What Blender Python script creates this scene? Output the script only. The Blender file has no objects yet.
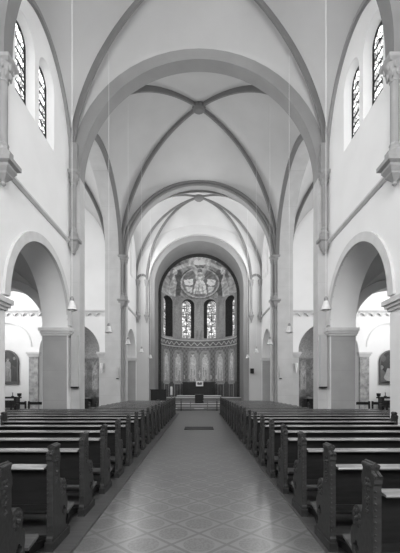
import bpy, bmesh, math, random
from mathutils import Vector
from mathutils.geometry import tessellate_polygon
random.seed(4)
PI = math.pi
S = bpy.context.scene
COL = S.collection
F, VX, VY, EYE = 361.0, 199.0, 388.0, 1.55      # focal length in pixels, vanishing point, eye height

# ------------------------------------------------------------------ materials
def new_mat(name):
    m = bpy.data.materials.new(name); m.use_nodes = True
    nt = m.node_tree
    return m, nt, nt.nodes['Principled BSDF']

def g(v): return (v, v, v, 1)

def plain(name, v, rough=.8, amt=.08, scale=3.0, bump=0.0, spec=.3, metal=0.0):
    """grey material with soft mottling"""
    m, nt, b = new_mat(name)
    b.inputs['Roughness'].default_value = rough
    b.inputs['Specular IOR Level'].default_value = spec
    b.inputs['Metallic'].default_value = metal
    tc = nt.nodes.new('ShaderNodeTexCoord'); n = nt.nodes.new('ShaderNodeTexNoise')
    n.inputs['Scale'].default_value = scale; n.inputs['Detail'].default_value = 4
    nt.links.new(tc.outputs['Object'], n.inputs['Vector'])
    r = nt.nodes.new('ShaderNodeMapRange')
    r.inputs['From Min'].default_value = .3; r.inputs['From Max'].default_value = .7
    r.inputs['To Min'].default_value = v*(1-amt); r.inputs['To Max'].default_value = v*(1+amt)
    nt.links.new(n.outputs['Fac'], r.inputs['Value'])
    nt.links.new(r.outputs['Result'], b.inputs['Base Color'])
    if bump:
        bp = nt.nodes.new('ShaderNodeBump'); bp.inputs['Strength'].default_value = bump
        bp.inputs['Distance'].default_value = .02
        nt.links.new(n.outputs['Fac'], bp.inputs['Height']); nt.links.new(bp.outputs['Normal'], b.inputs['Normal'])
    return m

def ashlar(name, v):
    """grey stone with faint block joints every 1.1 m in height"""
    m = plain(name, v, .75, .07, 1.6)
    nt = m.node_tree; b = nt.nodes['Principled BSDF']
    tc = nt.nodes.new('ShaderNodeTexCoord'); sp = nt.nodes.new('ShaderNodeSeparateXYZ')
    nt.links.new(tc.outputs['Object'], sp.inputs[0])
    a = nt.nodes.new('ShaderNodeMath'); a.operation = 'PINGPONG'; a.inputs[1].default_value = .55
    nt.links.new(sp.outputs['Z'], a.inputs[0])
    c = nt.nodes.new('ShaderNodeMath'); c.operation = 'LESS_THAN'; c.inputs[1].default_value = .006
    nt.links.new(a.outputs[0], c.inputs[0])
    mx = nt.nodes.new('ShaderNodeMix'); mx.data_type = 'RGBA'
    src = b.inputs['Base Color'].links[0].from_socket
    nt.links.new(c.outputs[0], mx.inputs['Factor']); nt.links.new(src, mx.inputs['A'])
    mx.inputs['B'].default_value = g(v*.85)
    nt.links.new(mx.outputs['Result'], b.inputs['Base Color'])
    return m

def wood(name, v, rough=.4, spec=.5):
    m, nt, b = new_mat(name)
    b.inputs['Roughness'].default_value = rough; b.inputs['Specular IOR Level'].default_value = spec
    tc = nt.nodes.new('ShaderNodeTexCoord'); mp = nt.nodes.new('ShaderNodeMapping')
    mp.inputs['Scale'].default_value = (1.2, 14, 9)
    n = nt.nodes.new('ShaderNodeTexNoise'); n.inputs['Scale'].default_value = 2.5; n.inputs['Detail'].default_value = 6
    nt.links.new(tc.outputs['Object'], mp.inputs['Vector']); nt.links.new(mp.outputs['Vector'], n.inputs['Vector'])
    r = nt.nodes.new('ShaderNodeMapRange'); r.inputs['From Min'].default_value = .3; r.inputs['From Max'].default_value = .7
    r.inputs['To Min'].default_value = v*.7; r.inputs['To Max'].default_value = v*1.3
    nt.links.new(n.outputs['Fac'], r.inputs['Value']); nt.links.new(r.outputs['Result'], b.inputs['Base Color'])
    return m

def painted(name, rough=.7, amt=.25, scale=14.0):
    """colour attribute broken up by a tesserae-like texture"""
    m, nt, b = new_mat(name)
    b.inputs['Roughness'].default_value = rough
    at = nt.nodes.new('ShaderNodeAttribute'); at.attribute_name = 'Col'
    tc = nt.nodes.new('ShaderNodeTexCoord'); v = nt.nodes.new('ShaderNodeTexVoronoi'); v.inputs['Scale'].default_value = scale
    nt.links.new(tc.outputs['Object'], v.inputs['Vector'])
    bw = nt.nodes.new('ShaderNodeRGBToBW'); nt.links.new(v.outputs['Color'], bw.inputs[0])
    r = nt.nodes.new('ShaderNodeMapRange'); r.inputs['From Min'].default_value = .1; r.inputs['From Max'].default_value = .9
    r.inputs['To Min'].default_value = 1-amt; r.inputs['To Max'].default_value = 1+amt
    nt.links.new(bw.outputs[0], r.inputs['Value'])
    mu = nt.nodes.new('ShaderNodeVectorMath'); mu.operation = 'SCALE'
    nt.links.new(at.outputs['Color'], mu.inputs[0]); nt.links.new(r.outputs['Result'], mu.inputs['Scale'])
    nt.links.new(mu.outputs[0], b.inputs['Base Color'])
    return m

def stained(name, strength, scale=5.0, lead=.06, lo=.25):
    """daylit leaded glass: pale cells between dark cames"""
    m, nt, b = new_mat(name)
    b.inputs['Roughness'].default_value = .3; b.inputs['Base Color'].default_value = g(.02)
    tc = nt.nodes.new('ShaderNodeTexCoord'); mp = nt.nodes.new('ShaderNodeMapping'); mp.inputs['Scale'].default_value = (1, 1, .8)
    nt.links.new(tc.outputs['Object'], mp.inputs['Vector'])
    v = nt.nodes.new('ShaderNodeTexVoronoi'); v.inputs['Scale'].default_value = scale
    e = nt.nodes.new('ShaderNodeTexVoronoi'); e.inputs['Scale'].default_value = scale; e.feature = 'DISTANCE_TO_EDGE'
    for q in (v, e): nt.links.new(mp.outputs['Vector'], q.inputs['Vector'])
    bw = nt.nodes.new('ShaderNodeRGBToBW'); nt.links.new(v.outputs['Color'], bw.inputs[0])
    r = nt.nodes.new('ShaderNodeMapRange'); r.inputs['From Min'].default_value = .2; r.inputs['From Max'].default_value = .75
    r.inputs['To Min'].default_value = lo; r.inputs['To Max'].default_value = 1.0
    nt.links.new(bw.outputs[0], r.inputs['Value'])
    c = nt.nodes.new('ShaderNodeMath'); c.operation = 'GREATER_THAN'; c.inputs[1].default_value = lead
    nt.links.new(e.outputs['Distance'], c.inputs[0])
    mu = nt.nodes.new('ShaderNodeMath'); mu.operation = 'MULTIPLY'
    nt.links.new(r.outputs['Result'], mu.inputs[0]); nt.links.new(c.outputs[0], mu.inputs[1])
    s = nt.nodes.new('ShaderNodeMath'); s.operation = 'MULTIPLY'; s.inputs[1].default_value = strength
    nt.links.new(mu.outputs[0], s.inputs[0])
    b.inputs['Emission Color'].default_value = g(1)
    nt.links.new(s.outputs[0], b.inputs['Emission Strength'])
    return m

def tile_floor():
    """diagonal lattice of 0.55 m diamonds, thin dark joints, pale borders and a stippled medallion"""
    m, nt, b = new_mat('patterned_tiles')
    N, L = nt.nodes.new, nt.links.new
    tc = N('ShaderNodeTexCoord'); sp = N('ShaderNodeSeparateXYZ'); L(tc.outputs['Object'], sp.inputs[0])
    def M(op, a, c=None):
        n = N('ShaderNodeMath'); n.operation = op
        for i, q in enumerate((a, c)):
            if q is None: continue
            if isinstance(q, (int, float)): n.inputs[i].default_value = q
            else: L(q, n.inputs[i])
        return n.outputs[0]
    P = .55
    u = M('DIVIDE', M('ADD', sp.outputs['X'], sp.outputs['Y']), P)
    v = M('DIVIDE', M('SUBTRACT', sp.outputs['X'], sp.outputs['Y']), P)
    fu = M('SUBTRACT', M('FRACT', u), .5); fv = M('SUBTRACT', M('FRACT', v), .5)
    edge = M('MAXIMUM', M('ABSOLUTE', fu), M('ABSOLUTE', fv))
    joint = M('GREATER_THAN', edge, 0.452)
    d = M('SQRT', M('ADD', M('MULTIPLY', fu, fu), M('MULTIPLY', fv, fv)))
    med = M('LESS_THAN', d, .40)
    ring = M('MULTIPLY', M('GREATER_THAN', d, .40), M('LESS_THAN', edge, 0.452))
    st = N('ShaderNodeTexNoise'); st.inputs['Scale'].default_value = 38; L(tc.outputs['Object'], st.inputs['Vector'])
    big = N('ShaderNodeTexNoise'); big.inputs['Scale'].default_value = 1.3; L(tc.outputs['Object'], big.inputs['Vector'])
    base = M('ADD', .132, M('MULTIPLY', ring, .028))
    base = M('SUBTRACT', base, M('MULTIPLY', M('MULTIPLY', med, M('GREATER_THAN', st.outputs['Fac'], .5)), .035))
    base = M('SUBTRACT', base, M('MULTIPLY', joint, .04))
    base = M('MULTIPLY', base, M('ADD', .8, M('MULTIPLY', big.outputs['Fac'], .4)))
    L(base, b.inputs['Base Color'])
    b.inputs['Roughness'].default_value = .30; b.inputs['Specular IOR Level'].default_value = 1.0
    return m

M_ = dict(shaftst=plain('shaft_stone', .27, .7, .06, 4), front=plain('chancel_plaster', .6, .9, .03, .8), capst=plain('capital_stone', .30, .8, .08, 6), tri2=plain('frieze_stone', .68, .8, .05, 3),
    
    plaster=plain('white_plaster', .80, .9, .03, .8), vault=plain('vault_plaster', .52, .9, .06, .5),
    rib=plain('rib_stone', .19, .8, .06, 2), stone=ashlar('pier_stone', .38), trim=plain('trim_stone', .62, .8, .06, 3),
    pale=ashlar('pilaster_stone', .52), arch=plain('arch_stone', .285, .85, .06, 1.2), tri=plain('marble', .34, .5, .35, 5),
    pew=wood('pew_oak', .012, .5, .15), pewend=wood('pew_end_oak', .031, .5, .25), carve=plain('carved_oak', .031, .45, .3, 40, .2),
    ledge=wood('ledge_oak', .16, .22, .7), platform=wood('platform_oak', .07, .4), dark=plain('black_wood', .015, .45, .2, 6),
    iron=plain('black_iron', .01, .5, .1, 8), white=plain('white_enamel', .8, .35, .03, 5), lampmetal=plain('lamp_metal', .62, .3, .05, 9, 0, .6),
    cord=plain('cord_white', .75, .6, .03, 5), speaker=plain('speaker_grey', .50, .6, .03, 7), grate=plain('grate_iron', .03, .6, .3, 60),
    floor=tile_floor(), paint=painted('mural', .6, .22, 16), canvas=painted('oil_canvas', .5, .12, 25), gilt=plain('gilt_frame', .10, .4, .2, 12),
    glass=stained('clerestory_glass', 2.3, 10, .08, .1), aglass=stained('apse_glass', .72, 6, .06, .12),
    step=plain('step_stone', .17, .5, .1, 3), wax=plain('wax', .75, .5, .02, 4), brass=plain('brass_grey', .3, .35, .1, 9, 0, .5, .6),
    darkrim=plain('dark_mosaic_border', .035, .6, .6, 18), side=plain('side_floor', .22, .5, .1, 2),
)

# ------------------------------------------------------------------ mesh helpers
class MB:
    def __init__(self): self.v, self.f = [], []
    def add(self, vs, fs):
        b = len(self.v); self.v += [Vector(p) for p in vs]; self.f += [tuple(b+i for i in q) for q in fs]; return self
    def box(self, x0, x1, y0, y1, z0, z1):
        if x0 > x1: x0, x1 = x1, x0
        vs = [(x, y, z) for z in (z0, z1) for y in (y0, y1) for x in (x0, x1)]
        return self.add(vs, [(0,2,3,1),(4,5,7,6),(0,1,5,4),(2,6,7,3),(0,4,6,2),(1,3,7,5)])
    def lathe(self, prof, loc=(0,0,0), n=16, ang=0.0):
        vs, fs = [], []
        for r, z in prof:
            for i in range(n):
                a = ang+2*PI*i/n; vs.append((loc[0]+r*math.cos(a), loc[1]+r*math.sin(a), loc[2]+z))
        k = len(prof)
        for j in range(k-1):
            for i in range(n):
                fs.append((j*n+i, j*n+(i+1) % n, (j+1)*n+(i+1) % n, (j+1)*n+i))
        fs.append(tuple(range(n-1, -1, -1))); fs.append(tuple((k-1)*n+i for i in range(n)))
        return self.add(vs, fs)
    def sweep(self, pts, nrm, prof):
        """closed profile (a along nrm, b along tangent x nrm) along pts"""
        nrm = Vector(nrm).normalized(); pts = [Vector(p) for p in pts]; vs, fs = [], []; m = len(prof)
        for i, p in enumerate(pts):
            t = (pts[min(i+1, len(pts)-1)]-pts[max(i-1, 0)]).normalized(); q = t.cross(nrm).normalized()
            for a, b in prof: vs.append(p+nrm*a+q*b)
        for i in range(len(pts)-1):
            for j in range(m):
                fs.append((i*m+j, i*m+(j+1) % m, (i+1)*m+(j+1) % m, (i+1)*m+j))
        fs.append(tuple(range(m-1, -1, -1))); fs.append(tuple((len(pts)-1)*m+j for j in range(m)))
        return self.add(vs, fs)
    def extrude(self, loops, fn, t0, t1):
        """2D outline loops[0] with holes loops[1:], fn(u, v, t) -> point"""
        flat = [p for l in loops for p in l]
        tri = tessellate_polygon([[Vector((p[0], p[1], 0)) for p in l] for l in loops])
        n = len(flat)
        vs = [fn(p[0], p[1], t0) for p in flat]+[fn(p[0], p[1], t1) for p in flat]
        fs = [tuple(t) for t in tri]+[tuple(n+i for i in reversed(t)) for t in tri]
        b = 0
        for l in loops:
            k = len(l)
            for i in range(k): fs.append((b+i, b+(i+1) % k, n+b+(i+1) % k, n+b+i))
            b += k
        return self.add(vs, fs)
    def build(self, name, mat, parent=None, kind=None, label=None, cat=None, group=None, sharp=32, loc=None):
        me = bpy.data.meshes.new(name); me.from_pydata([tuple(p) for p in self.v], [], self.f)
        bm = bmesh.new(); bm.from_mesh(me)
        bmesh.ops.recalc_face_normals(bm, faces=bm.faces[:]); bm.to_mesh(me); bm.free()
        me.materials.append(M_[mat] if isinstance(mat, str) else mat)
        me.polygons.foreach_set('use_smooth', [True]*len(me.polygons)); me.set_sharp_from_angle(angle=math.radians(sharp))
        o = bpy.data.objects.new(name, me); COL.objects.link(o)
        if parent: o.parent = parent
        if loc: o.location = loc
        return tag(o, label, cat, group, kind)

def tag(o, label=None, cat=None, group=None, kind=None):
    for k, v in (('label', label), ('category', cat), ('group', group), ('kind', kind)):
        if v: o[k] = v
    return o
def empty(name, loc=(0,0,0), label=None, cat=None, group=None, kind=None):
    o = bpy.data.objects.new(name, None); COL.objects.link(o); o.location = loc; o.empty_display_size = .2
    return tag(o, label, cat, group, kind)
def copy_tree(o, parent=None):
    c = o.copy(); COL.objects.link(c); c.parent = parent
    for ch in list(o.children): copy_tree(ch, c)
    return c

def arch_loop(c, r, zs, z0, n=32, rz=None):
    rz = rz or r
    return [(c-r, z0)]+[(c-r*math.cos(PI*i/n), zs+rz*math.sin(PI*i/n)) for i in range(n+1)]+[(c+r, z0)]
def rect(u0, u1, v0, v1): return [(u0, v0), (u1, v0), (u1, v1), (u0, v1)]
YZ = lambda u, v, t: (t, u, v)
XZ = lambda u, v, t: (u, t, v)
def struct(mb, name, mat, label, cat, **k): return mb.build(name, mat, kind='structure', label=label, cat=cat, **k)
_tn = [0]
def trim(mb, mat, label, cat, **k):
    _tn[0] += 1
    return struct(mb, 'trim_%d' % _tn[0], mat, label, cat, **k)
SIDE = {-1: 'left', 1: 'right'}

# ------------------------------------------------------------------ walls
TOP = 18.0
BAYS = [(9.09, 13.2), (4.19, 8.12), (-.71, 3.22)]
CLER = [10.0, 11.4, 5.0, 6.45, .1, 1.55]
for s in (-1, 1):
    sd = SIDE[s]
    BAYS = [(8.93 if s < 0 else 9.07, 13.2), (4.19, 8.12), (-.71, 3.22)]
    holes = [arch_loop((a+b)/2, (b-a)/2, 3.85, -.05) for a, b in BAYS]
    holes += [[(c-.57, 9.36), (c-.57, 11.22)]+[(c-.57*math.cos(PI*i/16), 11.22+.57*math.sin(PI*i/16)) for i in range(1, 16)]+[(c+.57, 11.22), (c+.57, 9.36)] for c in CLER]
    struct(MB().extrude([rect(-5, 14.0, -.1, TOP)]+holes, YZ, s*4.8, s*5.74), 'wall_'+sd, 'plaster',
           'white plaster nave wall on the %s with a round arcade and clerestory windows' % sd, 'wall')
    # crossing side arch, opening to the transept
    struct(MB().extrude([rect(13.9, 22.4, -.1, TOP), arch_loop(18.15, 3.8, 9.6, -.05, 40)], YZ, s*4.8, s*5.7), 'wall_transept_'+sd, 'pale',
           'tall arched opening from the crossing to the %s transept' % sd, 'wall')
    # chancel side wall
    struct(MB().extrude([rect(22.8, 27.7, -.1, TOP), arch_loop(25.45, 1.75, 3.95, -.05),
                         arch_loop(25.3, .5, 12.0, 9.4)], YZ, s*4.75, s*5.4), 'wall_chancel_'+sd, 'plaster',
           'white chancel side wall on the %s with a round arch' % sd, 'wall')
    struct(MB().box(s*6.3, s*6.4, 23.2, 27.7, -.1, 7), 'wall_side_chapel_'+sd, 'plaster', 'back wall behind the %s chancel arch' % sd, 'wall')
    # aisle
    struct(MB().extrude([rect(-5, 14.0, -.1, 8)]+[arch_loop(y, .7, 4.2, 2.2) for y in (11.1, 6.2, 1.3)], YZ, s*9.5, s*9.9), 'wall_aisle_'+sd, 'plaster',
           'outer wall of the %s aisle' % sd, 'wall')
    struct(MB().extrude([rect(s*5.0 if s < 0 else 5.0, s*14 if s < 0 else 14, -.1, TOP) if s > 0 else rect(-14, -5.0, -.1, TOP),
                         arch_loop(s*7.65, 1.72, 3.75, -.05)], XZ, 13.9, 14.6), 'wall_aisle_end_'+sd, 'plaster',
           'aisle end arch leading to the %s transept' % sd, 'wall')
    # transept east wall and end wall
    X0, X1 = sorted((s*5.5, s*14))
    struct(MB().extrude([rect(X0, X1, -.1, TOP), arch_loop(s*8.0, 1.87, 3.75, -.05)], XZ, 22.42, 23.1), 'wall_transept_east_'+sd, 'plaster',
           'white transept wall with an arched side chapel on the %s' % sd, 'wall')
    struct(MB().extrude([rect(X0, X1, -.1, 5.97), arch_loop(s*8.0, 1.87, 3.75, -.05), arch_loop(s*11.85, 1.45, 4.1, -.05)], XZ, 22.3, 22.44),
           'wall_transept_arcading_'+sd, 'plaster', 'white wall face with a blind arch in the %s transept' % sd, 'wall')
    struct(MB().extrude([rect(13.9, 23.1, -.1, TOP), arch_loop(18.3, 2.2, 9.0, 3.5)], YZ, s*13.5, s*14), 'wall_transept_end_'+sd, 'plaster',
           'end wall of the %s transept with a large window' % sd, 'wall')

struct(MB().extrude([rect(-5.75, 5.75, -.1, TOP), arch_loop(0, 4.45, 9.4, -.05, 64)], XZ, 13.5, 14.05), 'wall_crossing_west', 'arch',
       'broad grey arch between nave and crossing', 'wall')
struct(MB().extrude([rect(-5.75, 5.75, -.1, TOP), arch_loop(0, 4.5, 9.55, -.05, 64)], XZ, 22.3, 22.82), 'wall_crossing_east', 'arch',
       'grey arch between crossing and chancel', 'wall')
struct(MB().extrude([rect(-5.45, 5.45, -.1, TOP), arch_loop(0, 3.82, 9.4, -.05, 64)], XZ, 27.35, 27.62), 'wall_apse_front', 'front',
       'white wall around the apse arch', 'wall')
struct(MB().extrude([rect(-5.45, 5.45, -.1, TOP), arch_loop(0, 3.4, 9.4, -.05, 64)], XZ, 27.6, 30.2), 'wall_apse_arch', 'arch',
       'deep grey arch before the apse', 'wall')
struct(MB().extrude([rect(-6, 6, -.1, TOP), arch_loop(0, 2.6, 9, 4.5)], XZ, -5.4, -5.0), 'wall_west', 'plaster', 'west wall behind the camera with a great window', 'wall')
for s in (-1, 1):
    struct(MB().box(s*4.4, s*9.9, -5.4, -5, -.1, 9), 'wall_aisle_west_'+SIDE[s], 'plaster', 'west end wall of the %s aisle' % SIDE[s], 'wall')

# ------------------------------------------------------------------ floors
struct(MB().box(-14, 14, -5.4, 24.9, -.2, 0), 'floor', 'floor', 'patterned tile floor of the aisle with a diamond lattice', 'floor')
for s in (-1, 1):
    struct(MB().box(s*1.19, s*13.9, -3, 21.75, -.02, .05) if False else MB().box(s*1.19, s*4.75, 1.2, 21.75, 0, .03), 'floor_platform_'+SIDE[s], 'platform',
           'low wooden platform under the %s pews' % SIDE[s], 'platform')
st = MB()
for i in range(3): st.box(-4.74, 4.74, 24.9+.4*i, 27.5, .15*i, .15*(i+1))
for i in range(3): trim(MB().box(-4.74, 4.74, 24.86+.4*i, 25.1+.4*i, .15*i+.115, .15*(i+1)+.006), 'trim', 'pale edge of the chancel steps, step %d from below' % (i+1), 'step edge')  # paler stone strip along the front edge of each step
trim(MB().box(-3.38, 3.38, 28.94, 29.2, .75, .81), 'trim', 'pale edge of the raised apse floor', 'step edge')
struct(st, 'floor_chancel_steps', 'step', 'three pale stone steps up to the chancel', 'steps')
struct(MB().box(-4.74, 4.74, 27.3, 30.0, 0, .5), 'floor_chancel', 'step', 'raised chancel floor', 'floor')
struct(MB().box(-3.38, 3.38, 29.0, 33.6, .0, .8), 'floor_apse', 'step', 'raised apse floor under the altar', 'floor')
g_ = empty('floor_grate', (0, 13.85, .0), 'dark iron grate set in the tiled middle aisle', 'grate')
mb = MB().box(-.55, .55, -.45, -.38, .002, .02).box(-.55, .55, .38, .45, .002, .02).box(-.55, -.48, -.45, .45, .002, .02).box(.48, .55, -.45, .45, .002, .02)
mb.build('border', 'grate', g_)
mb = MB()
for i in range(22): mb.box(-.48+i*.0445, -.45+i*.0445, -.4, .4, .001, .016)
mb.build('bars', 'grate', g_)
MB().box(-.54, .54, -.44, .44, .0005, .003).build('recess_plate', 'iron', g_)

# ------------------------------------------------------------------ vaults
class Vault:
    def __init__(s, cx, cy, hx, hy, zs, zb, zlat, ztr):
        s.__dict__.update(cx=cx, cy=cy, hx=hx, hy=hy, zs=zs, zb=zb, zlat=zlat, ztr=ztr)
    def rib(s, w): return s.zs+(s.zb-s.zs)*math.sqrt(max(0, 1-w*w))
    def z(s, x, y):
        u, v = (x-s.cx)/s.hx, (y-s.cy)/s.hy
        w = min(1, max(abs(u), abs(v)))
        if w < 1e-6: return s.zb
        lat = abs(u) >= abs(v); k = min(1, (abs(v) if lat else abs(u))/w)
        edge = s.zlat if lat else s.ztr
        ridge = edge+(s.zb-edge)*(1-w*w)
        r = s.rib(w)
        return r+(max(ridge, r)-r)*math.sqrt(max(0, 1-k*k))
    def mesh(s, n=24, m=28):
        mb = MB()
        for side in range(4):
            vs, fs = [], []
            for i in range(n+1):
                w = math.sin(PI/2*i/n)
                for j in range(m+1):
                    k = -math.cos(PI*j/m)
                    u, v = ((w, w*k), (-w, w*k), (w*k, w), (w*k, -w))[side]
                    x, y = s.cx+u*s.hx, s.cy+v*s.hy
                    z = s.zs+(s.zb-s.zs)*math.cos(PI/2*i/n)
                    edge = s.zlat if side < 2 else s.ztr
                    ridge = max(z, edge+(s.zb-edge)*(1-w*w))
                    vs.append((x, y, z+(ridge-z)*math.sqrt(max(0, 1-k*k))))
            for i in range(n):
                for j in range(m):
                    q = (i*(m+1)+j, i*(m+1)+j+1, (i+1)*(m+1)+j+1, (i+1)*(m+1)+j)
                    fs.append(q)
            mb.add(vs, fs)
        return mb
    def half_rib(s, sx, sy, t0=0.0, n=40, drop=0.0):
        out = []
        for i in range(n+1):
            w = math.cos(PI/2*i/n)
            if w < t0: break
            out.append(Vector((s.cx+sx*s.hx*w, s.cy+sy*s.hy*w, s.rib(w)-drop)))
        return out
RIB = [(-.12, .10), (-.12, -.06), (-.06, -.15), (.06, -.15), (.12, -.06), (.12, .10)]
def scaled(k): return [(a*k*.75, b*k) for a, b in RIB]
def add_vault(v, name, label, corners=((1,1),(1,-1),(-1,1),(-1,-1)), k=1.0, boss=True):
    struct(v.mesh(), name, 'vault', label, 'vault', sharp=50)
    for sx, sy in corners:
        n = Vector((-sy*v.hy, sx*v.hx, 0))
        pts = v.half_rib(sx, sy)
        pr = scaled(k)
        mb = MB().sweep(pts, n, [(a, -b) for a, b in pr] if (Vector((1,0,0)).cross(n).z < -99) else pr)
        # make the rib hang below the web
        t = (pts[1]-pts[0]).normalized(); q = t.cross(n.normalized())
        inward = Vector((-sx, -sy, 0))
        if q.dot(inward) > 0:
            mb = MB().sweep(pts, n, [(a, -b) for a, b in pr])
        trim(mb, 'rib', 'dark stone diagonal rib of the '+label, 'rib')
    if boss:
        trim(MB().lathe([(.02, -.3), (.2, -.28), (.3, -.2), (.34, -.08), (.3, .05)], (v.cx, v.cy, v.zb), 20), 'rib', 'round carved boss of the '+label, 'boss')
VN = Vault(0, 11.03, 4.82, 2.47, 9.65, 15.0, 12.75, 14.25)
VN2 = Vault(0, 6.15, 4.82, 2.45, 9.65, 15.0, 12.75, 14.25)
VN3 = Vault(0, 1.25, 4.82, 2.45, 9.65, 15.0, 12.75, 14.25)
VN4 = Vault(0, -3.2, 4.82, 2.0, 9.65, 15.0, 12.75, 14.25)
VC = Vault(0, 18.18, 4.82, 4.13, 9.65, 15.75, 13.5, 14.2)
VH = Vault(0, 25.08, 4.8, 2.27, 9.65, 14.85, 12.9, 13.9)
add_vault(VN, 'ceiling_nave', 'plastered nave vault before the crossing', k=.88)
add_vault(VN2, 'ceiling_nave_2', 'plastered nave vault above the camera')
add_vault(VN3, 'ceiling_nave_3', 'plastered nave vault behind the camera', ())
add_vault(VN4, 'ceiling_nave_4', 'plastered westernmost nave vault', ())
add_vault(VC, 'ceiling_crossing', 'plastered crossing vault with a round boss', k=.98)
add_vault(VH, 'ceiling_chancel', 'plastered chancel vault', k=.65)
# extra chancel ribs to the inner shafts
for s in (-1, 1):
    pts = []
    for i in range(33):
        w = math.cos(PI/2*i/32)
        x, y = s*3.95*w, 25.08+2.25*w
        pts.append(Vector((x, y, 9.6+(14.85-9.6)*math.sqrt(1-w*w))))
    n = Vector((-2.25, s*3.95, 0))
    t = (pts[1]-pts[0]).normalized(); q = t.cross(n.normalized()); fl = q.dot(Vector((-s, -.5, 0))) > 0
    trim(MB().sweep(pts, n, [(a*.5, -b*.65 if fl else b*.65) for a, b in RIB]), 'rib', 'inner chancel rib springing beside the apse arch on the '+SIDE[s], 'rib')
for s in (-1, 1):
    vt = Vault(s*9.6, 18.45, 3.95, 3.9, 9.7, 15.3, 13.4, 13.6)
    add_vault(vt, 'ceiling_transept_'+SIDE[s], 'plastered %s transept vault' % SIDE[s], ((-s, 1), (s, 1)), .75, False)
    for i, (y0, y1) in enumerate(((8.6, 13.95), (3.7, 8.6), (-5, 3.7))):
        va = Vault(s*7.62, (y0+y1)/2, 1.93, (y1-y0)/2, 3.8, 6.1, 5.95, 5.75)
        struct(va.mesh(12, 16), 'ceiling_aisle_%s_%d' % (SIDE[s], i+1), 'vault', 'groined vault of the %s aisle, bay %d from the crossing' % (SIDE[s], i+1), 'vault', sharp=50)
    for y in (8.6, 3.7):
        b_ = MB().extrude([rect(*sorted((s*5.85, s*9.55)), 3.6, 6.6), arch_loop(s*7.7, 1.75, 3.75, 3.55)], XZ, y-.3, y+.3)
        trim(b_, 'arch', 'transverse arch across the %s aisle' % SIDE[s], 'arch')
# transverse and wall arches
def arc_pts(c, r, zs, y=None, x=None, n=48, a0=0.0, a1=PI, rz=None):
    rz = rz or r
    out = []
    for i in range(n+1):
        a = a0+(a1-a0)*i/n; h, z = c-r*math.cos(a), zs+rz*math.sin(a)
        out.append((h, y, z) if y is not None else (x, h, z))
    return out
sq = lambda w, d: [(-w/2, -d/2), (w/2, -d/2), (w/2, d/2), (-w/2, d/2)]
rnd = lambda r, n=10: [(r*math.cos(2*PI*i/n), r*math.sin(2*PI*i/n)) for i in range(n)]
trim(MB().sweep([(-4.7, 8.6, 9.25)]+arc_pts(0, 4.7, 9.65, y=8.6, rz=4.55)+[(4.7, 8.6, 9.25)], (0, 1, 0), [(-.2, -.16), (.2, -.16), (.2, .2), (-.2, .2)]), 'rib', 'transverse arch of the nave vault above the pews', 'arch')
for s in (-1, 1):
    sd = SIDE[s]
    trim(MB().sweep(arc_pts(11.03, 2.4, 9.7, x=s*4.76, rz=3.0), (1, 0, 0), sq(.12, .14)), 'arch', 'wall rib framing the two clerestory windows on the '+sd, 'rib')
    trim(MB().sweep(arc_pts(6.15, 2.4, 9.7, x=s*4.76, rz=3.0), (1, 0, 0), sq(.12, .14)), 'arch', 'wall rib of the bay above the camera on the '+sd, 'rib')
    trim(MB().sweep(arc_pts(18.15, 3.88, 9.6, x=s*4.78), (1, 0, 0), sq(.2, .2)), 'rib', 'dark rib edging the tall %s transept arch' % sd, 'rib')
    for a, b in BAYS:
        c, r = (a+b)/2, (b-a)/2
        trim(MB().sweep(arc_pts(c, r+.13, 3.85, x=s*4.78), (1, 0, 0), sq(.10, .26)), 'trim', 'stepped moulding round the %s arcade arch at %.0f metres' % (sd, c), 'moulding')
# roll mouldings on the chancel arch
for rr, yy, k in ((4.74, 22.24, .09), (4.6, 22.28, .07)):
    pts = [(-rr, yy, 7.0)]+arc_pts(0, rr, 9.55, y=yy)+[(rr, yy, 7.0)]
    trim(MB().sweep(pts, (0, 1, 0), rnd(k)), 'rib', 'roll moulding around the chancel arch', 'moulding')
pts = [(-3.3, 30.22, .8)]+arc_pts(0, 3.3, 9.4, y=30.22)+[(3.3, 30.22, .8)]
trim(MB().sweep(pts, (0, 1, 0), [(-.02, -.12), (.2, -.12), (.2, .14), (-.02, .14)]), 'darkrim', 'dark mosaic border around the apse', 'border')

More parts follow.
